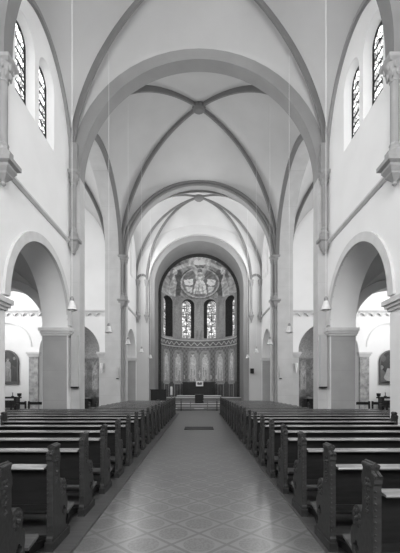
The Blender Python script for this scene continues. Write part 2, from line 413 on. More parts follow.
# ------------------------------------------------------------------ columns, capitals, string courses, piers
_cn = [0]
def shaft(x, y, z0, z1, r, label, corbel=True, A=3.1):
    """wall shaft on a stepped corbel with a leafy capital; children are its parts"""
    _cn[0] += 1
    e = empty('column_%d' % _cn[0], (x, y, z0), label, 'column', None, 'structure')
    h = z1-z0
    cb = MB()
    if corbel:
        cb.lathe([(.02, -.02), (.06, .02), (.05, .07), (r*.9, .14)], (0, 0, 0), 10)
        cb.lathe([(r*.8, .10), (r*A*.6, .22), (r*A*.6, .26), (r*A*.85, .36), (r*A*.85, .42), (r*A*1.15, .46), (r*A*1.15, .56)], (0, 0, 0), 4, PI/4)
        cb.build('corbel', 'capst', e)
        b0 = .56
    else: b0 = 0
    MB().lathe([(r*A*.6, b0), (r*A*.6, b0+.2), (r*1.35, b0+.26), (r*1.15, b0+.34), (r*1.3, b0+.38), (r*1.02, b0+.44)], (0, 0, 0), 8, PI/8).build('base', 'capst', e)
    MB().lathe([(r, b0+.4), (r, h-.5)], (0, 0, 0), 18).build('shaft', 'shaftst', e)
    cp = MB().lathe([(r*1.12, h-.52), (r*1.2, h-.49), (r*1.05, h-.46), (r*A*.5, h-.3), (r*A*.66, h-.16), (r*A*.7, h-.13)], (0, 0, 0), 16)
    for lvl, (rr, hh, n) in enumerate(((A*.46, -.42, 8), (A*.6, -.28, 8))):
        for i in range(n):
            a = 2*PI*(i+.5*lvl)/n
            cp.lathe([(.01, -.02), (r*.32, .02), (r*.36, .08), (r*.2, .13), (.01, .15)], (r*rr*math.cos(a), r*rr*math.sin(a), h+hh), 6)
    cp.lathe([(r*A*.8, h-.14), (r*A*.95, h-.10), (r*A, h-.08), (r*A, h)], (0, 0, 0), 4, PI/4)
    cp.build('capital', 'capst', e)
    return e
for s in (-1, 1):
    sd = SIDE[s]
    shaft(s*4.66, 8.6, 6.38, 9.33, .1, 'thick wall shaft with leafy capital between clerestory bays on the '+sd, True, 3.6)
    shaft(s*4.63, 13.36, 6.5, 9.55, .09, 'slim wall shaft beside the crossing arch on the '+sd)
    trim(MB().box(s*4.5, s*4.8, 13.3, 13.52, 9.55, 10.6), 'arch', 'grey springer block above the %s crossing shaft' % sd, 'springer')
    shaft(s*4.72, 22.12, 6.4, 9.65, .10, 'slim shaft on the %s pier of the chancel arch, outer one' % sd)
    shaft(s*4.52, 22.2, 6.4, 9.65, .08, 'slim shaft on the %s pier of the chancel arch, inner one' % sd)
    for xx in (4.72, 4.52):
        trim(MB().lathe([(.07, 0), (.07, 6.5)], (s*xx, 22.2, 0), 12), 'stone', 'slender lower shaft on the %s chancel pier' % sd, 'shaft')
    shaft(s*4.62, 27.2, 6.5, 9.7, .07, 'slender corner shaft of the chancel on the '+sd)
    shaft(s*3.96, 27.25, 6.5, 9.7, .07, 'slender shaft beside the apse arch on the '+sd)
    trim(MB().sweep(arc_pts(s*4.29, .36, 9.75, y=27.3, n=20), (0, 1, 0), sq(.12, .14)), 'rib', 'small blind arch linking two chancel shafts on the '+sd, 'arch')
    sc = [(0, 0), (.05, 0), (.12, .05), (.12, .09), (.08, .11), (.08, .15), (0, .17)]
    for y0, y1 in ((-5, 8.42), (8.78, 13.5)):
        mb = MB().extrude([[(-s*a if False else a, b) for a, b in sc]], lambda u, v, t: (s*(4.81-u), t, 6.85+v), y0, y1)
        trim(mb, 'trim', 'string course along the %s nave wall' % sd, 'string course')
    mb = MB().extrude([sc], lambda u, v, t: (s*(4.76-u), t, 6.85+v), 22.82, 27.15)
    trim(mb, 'trim', 'string course along the %s chancel wall' % sd, 'string course')
    # piers and imposts
    for y0, y1 in ((13.2, 13.51), (8.12, 8.93 if s < 0 else 9.07), (3.22, 4.19)):
        yy0, yy1 = (y0, y1)
        p = MB().box(s*4.83, s*5.72, yy0-.004, yy1+.004, 0, 3.5)
        struct(p, 'column_pier_%s' % sd, 'stone', 'square grey pier of the %s arcade at %.0f metres' % (sd, y0), 'pier')
        im = MB()
        for d_, z0, z1 in ((.05, 3.46, 3.54), (.10, 3.54, 3.62), (.15, 3.62, 3.74)):
            im.box(s*(4.8-d_), s*(5.74+d_*.5), yy0-d_, min(yy1+d_, 13.52), z0, z1)
        trim(im, 'trim', 'stepped impost on the %s arcade pier at %.0f metres' % (sd, y0), 'impost')
    struct(MB().box(s*4.4499, s*4.8, 13.49, 14.051, 0, 9.4), 'column_crossing_west_'+sd, 'pale', 'tall pale pilaster of the crossing arch on the '+sd, 'pilaster')
    struct(MB().box(s*4.4999, s*4.8, 22.29, 22.821, 0, 9.55), 'column_crossing_east_'+sd, 'pale', 'tall pale pilaster of the chancel arch on the '+sd, 'pilaster')
    struct(MB().box(s*4.78, s*5.72, 21.97, 22.35, 0, 9.72), 'column_transept_'+sd, 'pale', 'tall pale pier at the far side of the %s transept arch' % sd, 'pier')
    struct(MB().box(s*4.77, s*5.42, 27.16, 27.4, 0, 3.6), 'column_chancel_pier_'+sd, 'stone', 'grey pier of the chancel side arch on the '+sd, 'pier')
    trim(MB().box(s*4.68, s*5.5, 27.06, 27.4, 3.6, 3.82), 'trim', 'impost of the chancel side arch on the '+sd, 'impost')
    # transept frieze
    lo, hi = sorted((s*5.72, s*13.5))
    prof = [(lo, 6.26), (lo, 5.97)]
    x = lo+.12
    while x+.4 < hi:
        prof += [(x, 5.97)]+[(x+.19-.19*math.cos(PI*i/10), 5.97+.2*math.sin(PI*i/10)) for i in range(11)]+[(x+.38, 5.97)]
        x += .5
    prof += [(hi, 5.97), (hi, 6.26)]
    fz = MB().extrude([prof], XZ, 22.31, 22.42)
    x = lo+.12
    while x+.4 < hi:
        fz.sweep([(x+.19-.215*math.cos(PI*i/10), 22.30, 5.97+.225*math.sin(PI*i/10)) for i in range(11)], (0, 1, 0), sq(.06, .05)); x += .5
    trim(fz, 'tri2', 'frieze of small round arches on the %s transept wall' % sd, 'frieze')
    trim(MB().box(lo, hi, 22.2, 22.42, 6.28, 6.36).box(lo, hi, 22.26, 22.42, 6.24, 6.28), 'trim', 'moulding above the %s transept frieze' % sd, 'moulding')
    trim(MB().sweep(arc_pts(s*11.85, 1.49, 4.1, y=22.29, n=40), (0, 1, 0), sq(.05, .08)), 'tri2', 'thin moulding round the blind arch on the '+sd, 'moulding')
    # transept pilaster strips
    for xa, xb, mt, nm in ((9.86, 10.42, 'tri', 'mottled marble pilaster between side chapel and painting'), (5.72, 6.12, 'pale', 'pale pilaster at the edge of the side chapel')):
        struct(MB().box(s*xa, s*xb, 22.1, 22.3, 0, 3.5), 'column_pilaster_%s' % sd, mt, nm+' on the '+sd, 'pilaster')
        im = MB()
        for d_, z0, z1 in ((.03, 3.45, 3.53), (.08, 3.53, 3.63), (.13, 3.63, 3.75)):
            im.box(s*(xa-d_), s*(xb+d_), 22.1-d_, 22.3, z0, z1)
        trim(im, 'trim', 'capital of the '+nm+' on the '+sd, 'capital')

# ------------------------------------------------------------------ windows
_wn = [0]
def arched_pane(w, z0, zs, n=16, rz=None):
    rz = rz or w
    return [(-w, z0), (w, z0)]+[(w*math.cos(PI*i/n), zs+rz*math.sin(PI*i/n)) for i in range(n+1)]
def window(loc, rot, w, z0, zs, bars, glass, label, th=.03, mull=0):
    _wn[0] += 1
    e = empty('window_%d' % _wn[0], loc, label, 'window', None, 'structure'); e.rotation_euler = (0, 0, rot)
    MB().extrude([arched_pane(w, z0, zs)], XZ, 0, th).build('pane', glass, e)
    fr = MB()
    for i in range(bars):
        z = z0+(zs+w*.6-z0)*(i+1)/(bars+1)
        fr.box(-w, w, -.03, 0.0, z-.018, z+.018)
    for i in range(mull):
        x = -w+2*w*(i+1)/(mull+1); fr.box(x-.015, x+.015, -.03, 0.0, z0, zs+w*.7)
    outer = arched_pane(w+.02, z0-.02, zs); inner = arched_pane(w-.025, z0+.03, zs)
    fr.extrude([outer, inner], XZ, -.04, .01)
    fr.build('glazing_bars', 'iron', e)
    return e
for s in (-1, 1):
    for i, c in enumerate(CLER):
        nm = ('clerestory window nearer the crossing on the %s' if i == 1 else 'clerestory window farther from the crossing on the %s') % SIDE[s] if i < 2 else 'clerestory window behind the capital on the %s, bay %d' % (SIDE[s], i//2+1)
        e = window((s*5.03, c, 0), -s*PI/2, .38, 9.70, 11.24, 5, 'glass', 'tall round-arched leaded '+nm)
        la = [(.565, 9.37), (-.565, 9.37)]+[(-.565*math.cos(PI*k/20), 11.22+.565*math.sin(PI*k/20)) for k in range(21)]
        lb = [(.36, 9.74), (-.36, 9.74)]+[(-.36*math.cos(PI*k/20), 11.24+.36*math.sin(PI*k/20)) for k in range(21)]
        rv = MB()
        for k in range(len(la)):
            q = (k+1) % len(la)
            rv.add([(la[k][0], -.225, la[k][1]), (la[q][0], -.225, la[q][1]), (lb[q][0], .06, lb[q][1]), (lb[k][0], .06, lb[k][1])], [(0, 1, 2, 3)])
        rv.build('splayed_reveal', 'plaster', e)
    window((s*5.0, 25.3, 0), -s*PI/2, .46, 9.5, 12.0, 5, 'glass', 'narrow chancel window on the '+SIDE[s])

# ------------------------------------------------------------------ apse
AC, AR, AZ = 30.2, 3.3, 9.8
WIN = [(-57.5, 11.5), (-17.8, 10.2), (17.8, 10.2), (57.5, 11.5)]
DEP, GHW = .62, 6.6
def cyl(r, th, z): return (r*math.sin(th), AC+r*math.cos(th), z)
def paint(obj, fn):
    me = obj.data; at = me.color_attributes.new('Col', 'FLOAT_COLOR', 'POINT')
    buf = []
    for v in me.vertices:
        c = max(0.004, fn(v.co)); buf += [c, c, c, 1]
    at.data.foreach_set('color', buf)
def inside(poly, x, y):
    r = False; j = len(poly)-1
    for i in range(len(poly)):
        xi, yi = poly[i]; xj, yj = poly[j]
        if (yi > y) != (yj > y) and x < (xj-xi)*(y-yi)/(yj-yi)+xi: r = not r
        j = i
    return r
def draw(shapes, x, y, base):
    c = base
    for s in shapes:
        if s[0] == 'e':
            _, cx, cy, rx, ry, v = s
            if ((x-cx)/rx)**2+((y-cy)/ry)**2 < 1: c = v
        elif s[0] == 'r':      # ring
            _, cx, cy, rx, ry, w, v = s
            q = math.sqrt(((x-cx)/rx)**2+((y-cy)/ry)**2)
            if abs(q-1) < w: c = v
        elif inside(s[1], x, y): c = s[2]
    return c
def robe(cx, z0, z1, w, v, halo=True, turn=0.0):
    """standing robed figure as a painted outline with drapery folds"""
    h = z1-z0; hr = h*.075
    sh = []
    if halo: sh.append(('e', cx, z1-hr, hr*1.9, hr*1.9, v*.85))
    sh.append(('p', [(cx-w, z0), (cx-w*.85, z0+h*.4), (cx-w*.8, z0+h*.78), (cx-w*.3, z0+h*.86), (cx+w*.3, z0+h*.86), (cx+w*.8, z0+h*.78), (cx+w*.9, z0+h*.4), (cx+w, z0)], v))
    for k, q in enumerate((-.55, -.2, .15, .5)):
        sh.append(('p', [(cx+w*q-w*.06, z0), (cx+w*(q*.7+turn), z0+h*.62), (cx+w*q+w*.09, z0)], v*.5))
    sh.append(('p', [(cx-w*.5, z0+h*.66), (cx+w*.5, z0+h*.60), (cx+w*.45, z0+h*.54), (cx-w*.5, z0+h*.60)], v*1.25))
    sh.append(('e', cx+turn*w, z1-hr, hr*.75, hr, v*1.15)); sh.append(('e', cx+turn*w, z1-hr*.55, hr*.8, hr*.55, v*.4))
    return sh
P2 = lambda px, py: ((px-VX)/11.0, EYE+(VY-py)/11.0)
con = []
con += [('e', *P2(199, 257), 2.0, .75, .34), ('e', *P2(199, 260), .9, .45, .46)]  # pale ovals put the reflected light on the dome top into the paint
for k in (-1, 1):
    con += [('p', [P2(199+k*6, 268), P2(199+k*14, 258), P2(199+k*20, 268), P2(199+k*14, 276)], .20)]
    con += [('p', [P2(199+k*19, 296), P2(199+k*16, 275), P2(199+k*22, 266), P2(199+k*28, 284), P2(199+k*30, 296)], .065)]
    con += [('p', [P2(199+k*24, 298), P2(199+k*22, 282), P2(199+k*25, 274), P2(199+k*29, 284), P2(199+k*32, 298)], .27), ('e', *P2(199+k*24, 272), .22, .26, .30)]
    con += [('p', [P2(199+k*31, 300), P2(199+k*29, 280), P2(199+k*33, 270), P2(199+k*37, 288), P2(199+k*38, 300)], .2), ('e', *P2(199+k*31, 273), .2, .25, .26)]
    con += [('p', [P2(199+k*10, 262), P2(199+k*26, 268), P2(199+k*24, 271), P2(199+k*9, 266)], .33)]
con += [('e', *P2(200, 283), 1.72, 1.32, .12), ('r', *P2(200, 283), 1.72, 1.32, .05, .26), ('r', *P2(200, 283), 1.82, 1.42, .03, .06)]
for k in (-1, 1):
    con += [('p', [P2(200+k*7, 279), P2(200+k*16, 280), P2(200+k*15, 285), P2(200+k*10, 286), P2(200+k*7, 284)], .48)]
    con += [('p', [P2(200+k*8, 287), P2(200+k*15, 287), P2(200+k*12, 292), P2(200+k*8, 293)], .34)]
    con += [('p', [P2(200+k*3, 277), P2(200+k*9, 268), P2(200+k*7, 263), P2(200+k*2, 270)], .30)]
    con += [('e', *P2(200+k*9, 263), .22, .25, .36)]
con += [('e', *P2(200, 277), .42, .42, .33), ('p', [P2(193, 294), P2(195, 284), P2(197, 280), P2(203, 280), P2(205, 284), P2(207, 294)], .42),
        ('p', [P2(197, 294), P2(199, 284), P2(200, 294)], .2), ('p', [P2(202, 294), P2(202.4, 285), P2(204, 294)], .2), ('p', [P2(195, 294), P2(196, 286), P2(196.4, 294)], .22),
        ('e', *P2(200, 277), .2, .26, .45), ('e', *P2(200, 275.3), .2, .16, .25)]
# conch
vs, fs = [], []
nt_, np_ = 150, 80
for j in range(np_+1):
    ph = PI/2*j/np_
    for i in range(nt_+1):
        th = -PI/2+PI*i/nt_
        vs.append((AR*math.cos(ph)*math.sin(th), AC+AR*math.cos(ph)*math.cos(th), AZ+AR*math.sin(ph)))
for j in range(np_):
    for i in range(nt_): fs.append((j*(nt_+1)+i, j*(nt_+1)+i+1, (j+1)*(nt_+1)+i+1, (j+1)*(nt_+1)+i))
o = struct(MB().add(vs, fs), 'ceiling_apse', 'paint', 'painted half dome of the apse with a seated robed figure in an oval', 'half dome', sharp=90)
def con_base(x, z):
    return .13+.05*math.sin(x*5+2*math.sin(z*3.1))*math.sin(z*4.3+x)+.03*math.sin(x*13)*math.sin(z*11)
paint(o, lambda p: 2.2*(1+.35*math.sin(p.x*7.3+3*math.sin(p.z*5.1))*math.sin(p.z*8.7+2*math.sin(p.x*4.3)))*draw(con, p.x/p.y*32.8, EYE+(p.z-EYE)/p.y*32.8, con_base(p.x, p.z)))
# upper apse wall with four windows
def wz(th, i):
    c, hw = WIN[i]; k = min(1, abs(math.degrees(th)-c)/hw)
    return 9.25+.5*math.sqrt(1-k*k)
ths = sorted(set([round(-90+3*i, 3) for i in range(61) if all(abs(-90+3*i-c) > hw+.3 for c, hw in WIN)] +
                 [round(c-hw*math.cos(PI*k/14), 4) for c, hw in WIN for k in range(15)]))
up = MB(); SILL, CZ = 6.15, 5.9
for a, b in zip(ths, ths[1:]):
    ra, rb = math.radians(a), math.radians(b); mid = (a+b)/2
    wi = next((i for i, (c, hw) in enumerate(WIN) if abs(mid-c) < hw), None)
    def quad(za0, za1, zb0, zb1):
        n = 8
        for q in range(n):
            l = lambda u, v, t: u+(v-u)*t
            up.add([cyl(AR, ra, l(za0, za1, q/n)), cyl(AR, rb, l(zb0, zb1, q/n)), cyl(AR, rb, l(zb0, zb1, (q+1)/n)), cyl(AR, ra, l(za0, za1, (q+1)/n))], [(0, 1, 2, 3)])
    if wi is None: quad(CZ-.5, AZ, CZ-.5, AZ)
    else:
        quad(CZ-.5, SILL, CZ-.5, SILL); quad(wz(ra, wi), AZ, wz(rb, wi), AZ)
me_o = struct(up, 'wall_apse', 'paint', 'painted curved apse wall with four round-arched windows', 'wall', sharp=60)
wsh = []
for th in (-82, -37.5, 0, 37.5, 82):
    wsh += robe(th*PI/180*AR, 6.5, 9.0, .3, .38)
def up_paint(p):
    th = math.atan2(p.x, p.y-AC); d = math.degrees(th)
    for c, hw in WIN:
        if abs(d-c) < hw+2.2 and p.z < 9.95 and math.hypot((d-c)/(hw+2.2), max(0, p.z-9.25)/.72) < 1: return .36
    x = th*AR
    return draw(wsh, x, p.z, .30+.05*math.sin(x*9)*math.sin(p.z*7))
paint(me_o, up_paint)
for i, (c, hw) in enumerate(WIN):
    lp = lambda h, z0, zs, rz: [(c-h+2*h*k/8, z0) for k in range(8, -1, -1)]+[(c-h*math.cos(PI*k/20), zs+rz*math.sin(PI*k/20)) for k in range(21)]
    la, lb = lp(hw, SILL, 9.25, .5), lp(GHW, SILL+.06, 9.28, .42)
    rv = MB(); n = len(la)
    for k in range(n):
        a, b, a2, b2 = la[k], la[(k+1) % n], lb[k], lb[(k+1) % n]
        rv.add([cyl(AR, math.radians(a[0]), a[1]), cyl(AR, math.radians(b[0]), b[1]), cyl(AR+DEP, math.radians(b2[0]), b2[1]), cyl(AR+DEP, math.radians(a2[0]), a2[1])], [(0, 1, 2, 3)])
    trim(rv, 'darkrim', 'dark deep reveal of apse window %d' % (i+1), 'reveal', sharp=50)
    tc_ = math.radians(c); R = AR+DEP-.02
    window((R*math.sin(tc_), AC+R*math.cos(tc_), 0), -tc_, .47, SILL+.02, 9.26, 5, 'aglass', 'stained glass apse window, %s from the left' % ('first', 'second', 'third', 'fourth')[i], mull=1)
# lower apse wall, painted saints and dark wainscot
vs, fs = [], []; ni, nj = 170, 90
for j in range(nj+1):
    for i in range(ni+1): vs.append(cyl(AR-.02, -PI/2+PI*i/ni, .7+(5.5-.7)*j/nj))
for j in range(nj):
    for i in range(ni): fs.append((j*(ni+1)+i, j*(ni+1)+i+1, (j+1)*(ni+1)+i+1, (j+1)*(ni+1)+i))
o = struct(MB().add(vs, fs), 'wall_apse_lower', 'paint', 'painted lower apse wall with six robed figures above a dark wainscot', 'wall', sharp=90)
fig = []
for d in (-61, -35.5, -10, 10, 35.5, 61):
    a = math.radians(d)*AR
    fig += [('p', [(a-.52, 1.95), (a-.52, 4.6), (a-.3, 5.0), (a+.3, 5.0), (a+.52, 4.6), (a+.52, 1.95)], .17)]
    fig += robe(a, 2.2, 4.85, .34, .30, False)
for d in (-60.5, -37, 37, 60.5):
    a = math.radians(d)*AR
    fig += [('p', [(a-.36, .75), (a-.36, 2.0), (a+.36, 2.0), (a+.36, .75)], .2), ('p', [(a-.28, .75), (a-.28, 1.9), (a+.28, 1.9), (a+.28, .75)], .05),
            ('p', [(a-.06, .9), (a-.06, 1.75), (a+.06, 1.75), (a+.06, .9)], .09), ('p', [(a-.16, 1.4), (a-.16, 1.5), (a+.16, 1.5), (a+.16, 1.4)], .09)]
def low_paint(p):
    x = math.atan2(p.x, p.y-AC)*AR
    b = .05 if p.z < 2.1 else (.10 if p.z < 2.2 else .10+.04*math.sin(x*17)*math.sin(p.z*13))
    return 2.3*draw(fig, x, p.z, b)
paint(o, low_paint)
# cornice with a wave band
def ringband(r0, r1, z0, z1):
    mb = MB(); vs, fs = [], []; n = 60
    for i in range(n+1):
        th = -PI/2+PI*i/n
        vs += [cyl(r0, th, z0), cyl(r1, th, z0), cyl(r1, th, z1), cyl(r0, th, z1)]
    for i in range(n):
        for k in range(4): fs.append((i*4+k, i*4+(k+1) % 4, i*4+4+(k+1) % 4, i*4+4+k))
    return mb.add(vs, fs)
trim(ringband(AR-.16, AR+.02, 5.86, 5.96), 'trim', 'pale ledge under the apse windows', 'cornice')
trim(ringband(AR-.08, AR+.02, 5.36, 5.86), 'step', 'grey band under the apse ledge', 'frieze')
trim(ringband(AR-.12, AR+.02, 5.28, 5.36), 'trim', 'thin pale moulding under the wave band', 'moulding')
wv = []
for i in range(241):
    th = -PI/2+PI*i/240
    wv.append(cyl(AR-.1, th, 5.60+.12*math.sin(th*34)))
mb = MB(); vs, fs = [], []
for p in wv: vs += [(p[0], p[1], p[2]-.045), (p[0], p[1], p[2]+.045)]
for i in range(240): fs.append((2*i, 2*i+2, 2*i+3, 2*i+1))
w2 = [cyl(AR-.13, -PI/2+PI*i/240, wv[i][2]) for i in range(241)]
b0 = len(vs)
for p in w2: vs += [(p[0], p[1], p[2]-.045), (p[0], p[1], p[2]+.045)]
for i in range(240):
    fs += [(b0+2*i, b0+2*i+1, b0+2*i+3, b0+2*i+2), (2*i+1, 2*i+3, b0+2*i+3, b0+2*i+1), (2*i, b0+2*i, b0+2*i+2, 2*i+2)]
trim(mb.add(vs, fs), 'trim', 'pale wave ornament running round the apse', 'ornament')

# side chapels in the transepts
for s in (-1, 1):
    sd = SIDE[s]; vs, fs = [], []; n, m = 60, 60; r = 1.9
    for j in range(m+1):
        z = 3.8*j/30 if j <= 30 else None
        for i in range(n+1):
            th = -PI/2+PI*i/n
            if j <= 30: vs.append((s*8.0+r*math.sin(th), 23.08+r*math.cos(th), z))
            else:
                ph = PI/2*(j-30)/30
                vs.append((s*8.0+r*math.cos(ph)*math.sin(th), 23.08+r*math.cos(ph)*math.cos(th), 3.8+r*math.sin(ph)))
    for j in range(m):
        for i in range(n): fs.append((j*(n+1)+i, j*(n+1)+i+1, (j+1)*(n+1)+i+1, (j+1)*(n+1)+i))
    o = struct(MB().add(vs, fs), 'wall_chapel_'+sd, 'paint', 'painted round chapel off the %s transept' % sd, 'chapel', sharp=90)
    ch = []
    for k in (-1.9, -.9, 0, .9, 1.9): ch += robe(k, 1.5, 3.3, .25, .5 if k in (-.9, .9) else .4)
    ch += [('p', [(-.35, 1.3), (-.35, 2.2), (.35, 2.2), (.35, 1.3)], .3)]
    paint(o, lambda p: draw(ch, math.atan2(p.x-s*8, p.y-23.08)*r, p.z, .5 if p.z > 3.6 else .28+.07*math.sin(p.x*9)*math.sin(p.z*8)) if p.z > 1.0 else .12)
    al = empty('chapel_altar', (s*8.0, 23.9, 0), 'dark altar inside the side chapel of the %s transept' % ('west' if False else ('cabinet-side' if s < 0 else 'far')), 'altar')
    MB().box(-.8, .8, -.3, .3, 0, .85).build('base', 'dark', al)
    MB().box(-.95, .95, -.4, .4, .85, .97).build('altar_slab', 'step', al)
    MB().box(-.3, .3, .0, .28, .97, 1.6).lathe([(.22, 1.6), (.05, 1.75), (.02, 1.9)], (0, .14, 0), 4, PI/4).build('tabernacle', 'trim', al)

# ------------------------------------------------------------------ pews
def quatrefoil(cy, cz, r):
    out = []
    for i in range(32):
        a = 2*PI*i/32; rr = r*(.62+.38*abs(math.cos(2*a)))
        out.append((cy+rr*math.cos(a), cz+rr*math.sin(a)))
    return out
PROF = [(0, 0), (0, .12), (.015, .14), (.015, .87), (0, .89), (0, .925), (.055, .955), (.055, .99), (.2, .99), (.205, .95), (.225, .91), (.225, .86), (.21, .82), (.21, .66)]
PROF += [(.305+.1*math.cos(math.radians(a)), .545+.1*math.sin(math.radians(a))) for a in (140, 115, 90, 65, 40, 15, -10, -35)]
PROF += [(.40, .45), (.435, .42), (.44, .34), (.415, .25), (.385, .18), (.385, .13), (.45, .11), (.46, .09), (.46, 0)]
def pew_end(name, x0, parent, carve_side):
    """x0 inner coordinate; board 6.5 cm thick; carve_side = +1/-1 face that carries the carving"""
    t = .056
    mb = MB().extrude([PROF, quatrefoil(.33, .30, .055)], YZ, x0-t/2, x0+t/2)
    for i in range(15): mb.lathe([(.002, -.008), (.008, -.003), (.008, .003), (.002, .008)], (x0-t/2+.012, .008, .2+i*.045), 6)
    mb.box(x0-t/2-.012, x0+t/2+.012, -.012, .472, 0, .085)
    o = mb.build(name, 'pewend', parent); o.scale = (1, .9, 1)
    cr = MB()
    cr.box(x0-t/2-.006, x0+t/2+.006, .055, .20, .985, 1.003)
    for k in (-1, 0, 1):
        cr.sweep([(x0+k*.02, .045, 1.008+(.012 if k == 0 else 0)), (x0+k*.02, .21, 1.008+(.012 if k == 0 else 0))], (1, 0, 0), rnd(.015, 8))
    for k in (-1, 1):
        cr.sweep([(x0+k*.016, -.008, .935), (x0+k*.016, .055, .962)], (1, 0, 0), rnd(.015, 8))
    cr.build('crest', 'carve', o)
    rs = MB(); fx = x0+carve_side*t/2
    def petal_disc(cy, cz, r, n, dep):
        for i in range(n):
            a = 2*PI*i/n
            c = (cy+r*.62*math.cos(a), cz+r*.62*math.sin(a))
            vs = []
            for q in range(8):
                b = 2*PI*q/8
                vs.append((fx, c[0]+r*.34*math.cos(b), c[1]+r*.34*math.sin(b)))
            vs.append((fx+carve_side*dep, c[0], c[1]))
            rs.add(vs, [(q, (q+1) % 8, 8) for q in range(8)])
        vs = [(fx, cy+r*.3*math.cos(2*PI*q/8), cz+r*.3*math.sin(2*PI*q/8)) for q in range(8)]+[(fx+carve_side*dep*1.3, cy, cz)]
        rs.add(vs, [(q, (q+1) % 8, 8) for q in range(8)])
    petal_disc(.305, .545, .088, 7, .022)
    rs.build('carved_rosette', 'carve', o)
    rs = MB()
    petal_disc(.115, .86, .062, 6, .014); petal_disc(.115, .745, .05, 5, .012); petal_disc(.115, .665, .03, 4, .010)
    rs.build('carved_leaves', 'carve', o)
    return o
def make_pew(s, L, low=False):
    e = empty('church_pew')
    pew_end('pew_end', s*.033, e, -s)
    if low: MB().extrude([[(0, 0), (0, .78), (.2, .8), (.22, .6), (.40, .55), (.44, .34), (.385, .15), (.46, .09), (.46, 0)]], YZ, s*(L-.065), s*L).build('pew_end', 'pewend', e)
    else: pew_end('pew_end', s*(L-.033), e, s)
    a, b = s*.07, s*(L-.07)
    MB().box(a, b, .055, .085, .42, .79).box(a, b, .045, .095, .38, .44).box(a, b, .045, .095, .76, .79).build('backrest', 'pew', e)
    MB().extrude([[(-.035, .80), (.10, .808), (.10, .828), (-.03, .82), (-.04, .81)]], YZ, a, b).build('book_ledge', 'ledge', e)
    MB().extrude([[(.09, .40), (.455, .425), (0.452, .44), (.455, .455), (.09, .44)]], YZ, a, b).build('seat', 'pewend', e)
    MB().box(a, b, .06, .09, .03, .12).build('foot_rail', 'pew', e)
    kn = MB().extrude([[(-.33, .16), (-.13, .20), (-.13, .225), (-.33, .19)]], YZ, a, b)
    k = kn.build('kneeler', 'ledge2', e) if 'ledge2' in M_ else kn.build('kneeler', 'platform', e)
    for xx in [.12]+[L*i/4 for i in (1, 2, 3)]+[L-.12]:
        MB().extrude([[(-.30, 0), (-.22, 0), (-.15, .06), (.06, .03), (.06, .09), (-.12, .13), (-.13, .2), (-.28, .17), (-.24, .10)]], YZ, s*xx-.02, s*xx+.02).build('bracket', 'pew', k)
    return e
M_['ledge2'] = wood('kneeler_oak', .10, .4, .5)
ORD = ['first', 'second', 'third', 'fourth', 'fifth', 'sixth', 'seventh', 'eighth', 'ninth', 'tenth', 'eleventh', 'twelfth', 'thirteenth', 'fourteenth',
       'fifteenth', 'sixteenth', 'seventeenth', 'eighteenth', 'nineteenth', 'twentieth', 'twenty-first']
for s in (-1, 1):
    xi = 1.36 if s < 0 else 1.215
    protos = {}
    for k in range(21):
        d = 2.44+.915*k
        short = 7.4 < d < 9.2 or 12.9 < d < 14.8 or d > 20.5
        L = ((4.38 if d < 8.2 else 4.76 if d < 9.2 else 4.14) if short else 6.4 if d < 14 else 4.75)-xi
        if d > 14.8: L = 4.2-xi
        if L not in protos: o = protos[L] = make_pew(s, L, d > 14.8 or 8.2 < d < 9.2)
        else: o = copy_tree(protos[L])
        o.location = (s*xi, d+(.07 if k == 0 and s > 0 else 0), .03); o.scale = (1, 1, .957)
        tag(o, 'dark carved pew, %s row from the camera, %s' % (ORD[k], 'on the black cabinet side' if s < 0 else 'across the aisle from the cabinet'),
            'pew', 'pews on the black cabinet side' if s < 0 else 'pews across from the black cabinet')

# ------------------------------------------------------------------ pendant lamps
def make_lamp(ztop):
    e = empty('pendant_lamp')
    MB().lathe([(.005, .33), (.005, ztop)], (0, 0, 0), 6).build('cord', 'cord', e)
    MB().lathe([(.13, 0), (.135, .012), (.108, .05), (.08, .14), (.06, .22), (.05, .235)], (0, 0, 0), 20).build('lamp_shade', 'lampmetal', e)
    MB().lathe([(.045, .235), (.05, .25), (.05, .31), (.02, .35)], (0, 0, 0), 14).build('cap', 'brass', e)
    MB().lathe([(.02, -.01), (.05, -.03), (.06, -.005), (.04, .02)], (0, 0, 0), 12).build('bulb', 'white', e)
    return e
lampd = [(9.27, VN), (13.05, VN), (16.6, VC), (20.5, VC), (24.2, VH)]
for s in (-1, 1):
    for i, (d, v) in enumerate(lampd):
        z = 3.55; ztop = v.z(s*3.26, d)+.03-z
        o = make_lamp(ztop); o.location = (s*3.26, d, z)
        tag(o, 'bell-shaped pendant lamp on a long white cord, %s from the camera %s' % (ORD[i], 'on the cabinet side' if s < 0 else 'opposite the cabinet side'), 'pendant lamp',
            'pendant lamps over the pews')

# ------------------------------------------------------------------ speakers
def speaker(x, y, z0, h, w, dep, label, mat='speaker', ry=0):
    e = empty('mounted_loudspeaker', (x, y, z0), label, 'loudspeaker', None, 'thing')
    MB().box(-w/2, w/2, -dep, 0, 0, h).build('cabinet', mat, e)
    gm = MB()
    gm.box(-w/2+.02, w/2-.02, -dep-.012, -dep, .06, h-.06)
    gm.build('grille', mat, e)
    MB().box(-w/2-.01, w/2+.01, -dep-.015, .0, -.05, 0).build('mount_bracket', 'dark', e)
    return e
for s in (-1, 1):
    nm = 'cabinet-side' if s < 0 else 'opposite'
    speaker(s*4.60, 13.47, 1.6, 1.92, .24, .16, 'long pale column loudspeaker on the %s crossing pier' % nm)
    speaker(s*4.95, 21.96, 2.15, .7, .12, .1, 'short white column loudspeaker on the %s chancel pier' % nm)
speaker(4.0, 27.33, 2.7, .32, .26, .2, 'small black box loudspeaker on the white wall by the apse', 'dark')

